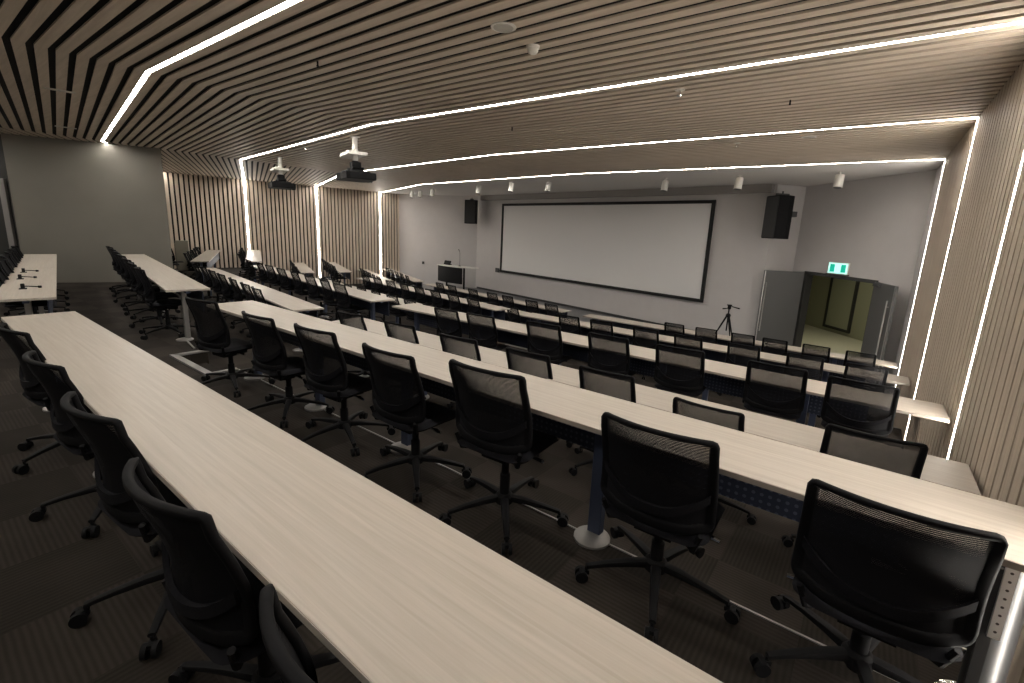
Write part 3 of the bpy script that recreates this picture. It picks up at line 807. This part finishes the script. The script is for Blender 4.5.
# three microphones lying on the far-left desk
MICP = [(-9.75, .28), (-8.85, .28), (-7.75, .42)]
MLB = ['small black microphone on the far-left desk, farthest of three', 'small black microphone on the far-left desk, middle of three', 'small black microphone on the far-left desk, nearest of three']
for (x, f), lab in zip(MICP, MLB):
    yy = row_y(near(1) + DEP * f, x)
    o = thing('desk_microphone', (x, yy, .735), -A1, lab, 'microphone', 'desk microphones'); o.scale = (.68, .68, .68)
    mb = MB(); mb.box((0, 0, .045), (.07, .05, .09)); mb.box((0, 0, .006), (.14, .10, .012)); mb.build('base', M_BLACK, o, bevel=.006)
    mb = MB(); mb.tube([(.02, .02, .05), (.07, .12, .045), (.10, .19, .04)], .008, 8); mb.build('gooseneck', M_BLACK, o, smooth=50)
    mb = MB(); mb.tube([(.10, .19, .04), (.115, .225, .04)], .02, 10); mb.build('capsule', M_BLACK, o, smooth=50)

# pale cabinet by the far slatted wall
o = thing('low_cabinet', (-20.62, 6.52, LVL[1]), -A2, 'small cream cabinet beside the grey wall, in front of the far slats', 'cabinet')
M_CREAM = plain('cream_laminate', (.27, .25, .20), .5)
mb = MB(); mb.box((0, 0, .57), (.22, .4, 1.10)); mb.build('body', M_CREAM, o, bevel=.01)
mb = MB(); mb.box((0, -.205, .57), (.19, .02, .95)); mb.build('door', M_CREAM, o, bevel=.004)
mb = MB(); mb.box((0, 0, .01), (.20, .36, .02)); mb.build('plinth', M_GREYPL, o)

# ------------------------------------------------------------------ ceiling equipment
def projector(px, py, label):
    r = thing('ceiling_projector', (px, py, H), -A1 - .15, label, 'projector', 'ceiling projectors')
    mb = MB(); mb.tube([(0, 0, 0), (0, 0, -.46)], .048, 16); mb.lathe([(.09, -.012), (.09, 0)], n=20); mb.build('pole', M_WPL, r, smooth=40)
    mb = MB(); mb.slab(lambda u, v: (-.38 + .56 * u, -.17 + .34 * v, -.325 - .05 * (max(0, .25 - u) / .25) ** 2 * .5), 12, 3, (0, 0, .055)); mb.build('shelf', M_WPL, r)
    mb = MB(); mb.box((-.24, .0, -.245), (.14, .16, .05)); mb.box((-.13, .02, -.25), (.05, .10, .04)); mb.box((.08, -.03, -.25), (.07, .1, .035)); mb.build('cable_box', M_WPL, r, bevel=.006)
    mb = MB(); mb.box((0, 0, -.50), (.16, .16, .12)); mb.tube([(0, 0, -.42), (0, 0, -.52)], .06, 12)
    for s in (-1, 1): mb.box((s * .16, 0, -.565), (.03, .2, .05), ry=s * .5)
    mb.build('bracket', M_BLACK, r)
    body = MB(); body.prism([(-.35, -.26), (.35, -.26), (.37, -.2), (.37, .22), (.31, .28), (-.31, .28), (-.37, .22), (-.37, -.2)], -.76, -.63); body.prism([(-.22, -.2), (.22, -.2), (.22, .2), (-.22, .2)], -.63, -.595)
    b = body.build('body', M_BLACK, r, bevel=.015)
    mb = MB(); mb.tube([(-.16, .27, -.70), (-.16, .35, -.70)], [.07, .065], 18); mb.build('lens', M_GLASS, b, smooth=40)
    mb = MB()
    for k in range(7): mb.box((.02 + k * .05, -.262, -.70), (.03, .008, .10))
    mb.build('vent', M_GREYPL, b)
    return r
projector(-7.81, 5.31, 'dark projector on a white ceiling pole, the nearer one in front of an LED line')
projector(-12.21, 6.14, 'dark projector on a white ceiling pole, the farther one before the far slats')

SPOTS = [(-16.81, 14.28), (-15.95, 14.0), (-14.75, 13.6), (-11.52, 12.81), (-9.63, 12.28), (-8.24, 12.33), (-4.75, 12.7), (-2.88, 12.55), (-.86, 12.50)]
SL_ = ['first of three clustered above the lectern side', 'middle of three clustered above the lectern side', 'last of three clustered above the lectern side', 'in front of the left loudspeaker',
       "above the screen's left end", 'above the screen, third from its left end', "above the screen, right of its middle", "above the screen's right end", 'right of the right loudspeaker']
for (x, y), l in zip(SPOTS, SL_):
    o = thing('ceiling_spotlight', (x, y, H), 0, 'white cylindrical ceiling spotlight %s' % l, 'spotlight', 'white spotlights over the stage')
    mb = MB(); mb.lathe([(.012, -.10), (.012, 0)], n=8); mb.lathe([(.05, -.012), (.05, 0)], n=14); mb.build('stem', M_WPL, o)
    mb = MB(); mb.tube([(0, .012, -.07), (-.01, -.03, -.33)], .088, 18); mb.build('can', M_WPL, o, smooth=40)
    mb = MB(); mb.tube([(-.01, -.0302, -.328), (-.0104, -.032, -.338)], .078, 18); mb.build('lens', M_GREYPL, o, smooth=40)
for (x, y, lab) in ((-2.54, 3.06, 'round white ceiling speaker nearest the camera, between two LED lines'), (-1.04, 8.35, 'round white ceiling speaker between the two frontmost LED lines')):
    o = thing('ceiling_speaker', (x, y, H), 0, lab, 'ceiling speaker')
    mb = MB(); mb.lathe([(.08, -.006), (.098, -.004), (.10, 0)], n=28); mb.build('rim', M_WPL, o, smooth=40)
    mb = MB(); mb.lathe([(.076, -.008), (.08, -.004)], n=28); mb.build('grille', plain('cream_grille', (.5, .48, .44), .6), o)
o = thing('smoke_detector', (-2.56, 3.48, H), 0, 'white domed smoke detector on the ceiling beside the round speaker', 'smoke detector')
mb = MB(); mb.lathe([(.055, -.02), (.058, 0)], n=24); mb.build('base', M_WPL, o, smooth=40)
mb = MB(); mb.lathe([(.012, -.062), (.035, -.058), (.046, -.04), (.048, -.02)], n=24); mb.build('dome', M_WPL, o, smooth=50)
for (x, y, lab) in ((-1.91, 5.24, 'sprinkler head with white plate just beyond the long second LED line'), (-2.04, 8.42, 'sprinkler head with white plate between the two frontmost LED lines'), (-10.0, 5.6, 'sprinkler head with white plate between the two projectors')):
    o = thing('sprinkler_head', (x, y, H), 0, lab, 'sprinkler')
    mb = MB(); mb.lathe([(.05, -.006), (.055, 0)], n=20); mb.build('plate', M_WPL, o)
    mb = MB(); mb.lathe([(.012, -.05), (.012, 0)], n=10); mb.lathe([(.028, -.062), (.03, -.055)], n=14); mb.build('nozzle', M_CHROME, o)
for (x, y, lab) in ((-4.59, 2.73, 'small black ceiling sensor stub near the round ceiling speaker'), (-1.0, 6.15, 'small black ceiling sensor stub between the second and third LED lines'), (-4.67, 5.91, 'small black ceiling sensor stub above the middle of the second LED bay')):
    o = thing('ceiling_sensor', (x, y, H), 0, lab, 'sensor')
    mb = MB(); mb.lathe([(.008, -.04), (.009, 0)], n=10); mb.build('stub', M_BLACK, o)
    mb = MB(); mb.lathe([(.012, -.05), (.012, -.04)], n=10); mb.build('tip', M_BLACK, o)
for (x, y, lab) in ((-8.75, 1.58, 'thin pale plate bridging two dark gaps in the slatted ceiling, nearer of two'), (-12.45, 2.26, 'thin pale plate bridging two dark gaps in the ceiling near the grey wall')):
    o = tag(bpy.data.objects.new('ceiling_plate', None), lab, 'ceiling plate'); C.objects.link(o); o.location = (x, y, H); o.rotation_euler = (0, 0, PI / 2 - A1)
    mb = MB(); mb.box((0, 0, -.006), (.30, .08, .012)); mb.build('plate', plain('pale_grey_metal', (.55, .52, .47), .5), o, bevel=.003)
    mb = MB(); mb.lathe([(.012, -.016), (.012, -.012)], n=10); mb.build('screw', M_STEEL, o)

# ------------------------------------------------------------------ camera
cam = bpy.data.cameras.new('camera'); co = bpy.data.objects.new('camera', cam); C.objects.link(co)
yaw, pit, rol = (math.radians(a) for a in (-36.742, 11.736, 2.538))
f = Vector((math.sin(yaw) * math.cos(pit), math.cos(yaw) * math.cos(pit), -math.sin(pit)))
r0 = Vector((math.cos(yaw), -math.sin(yaw), 0)); u0 = r0.cross(f)
rt = r0 * math.cos(rol) + u0 * math.sin(rol); up = -r0 * math.sin(rol) + u0 * math.cos(rol)
M = Matrix((rt, up, -f)).transposed().to_4x4(); M.translation = (0, 0, EYE)
co.matrix_world = M
cam.sensor_width = 36; cam.lens = 466.689 / 1024 * 36
cam.shift_x = (512 - 517.0) / 1024; cam.shift_y = (326.55 - 341.5) / 1024
cam.clip_start = .02; cam.clip_end = 200
S = bpy.context.scene; S.camera = co
w = bpy.data.worlds.new('world'); S.world = w; w.use_nodes = True
w.node_tree.nodes['Background'].inputs[0].default_value = (.5, .48, .45, 1); w.node_tree.nodes['Background'].inputs[1].default_value = .05
S.view_settings.view_transform = 'Standard'; S.view_settings.look = 'None'; S.view_settings.gamma = 1; S.view_settings.use_curve_mapping = False
S.view_settings.exposure = 0.15
S.cycles.use_denoising = True
S.cycles.max_bounces = 10; S.cycles.diffuse_bounces = 6; S.cycles.transparent_max_bounces = 24
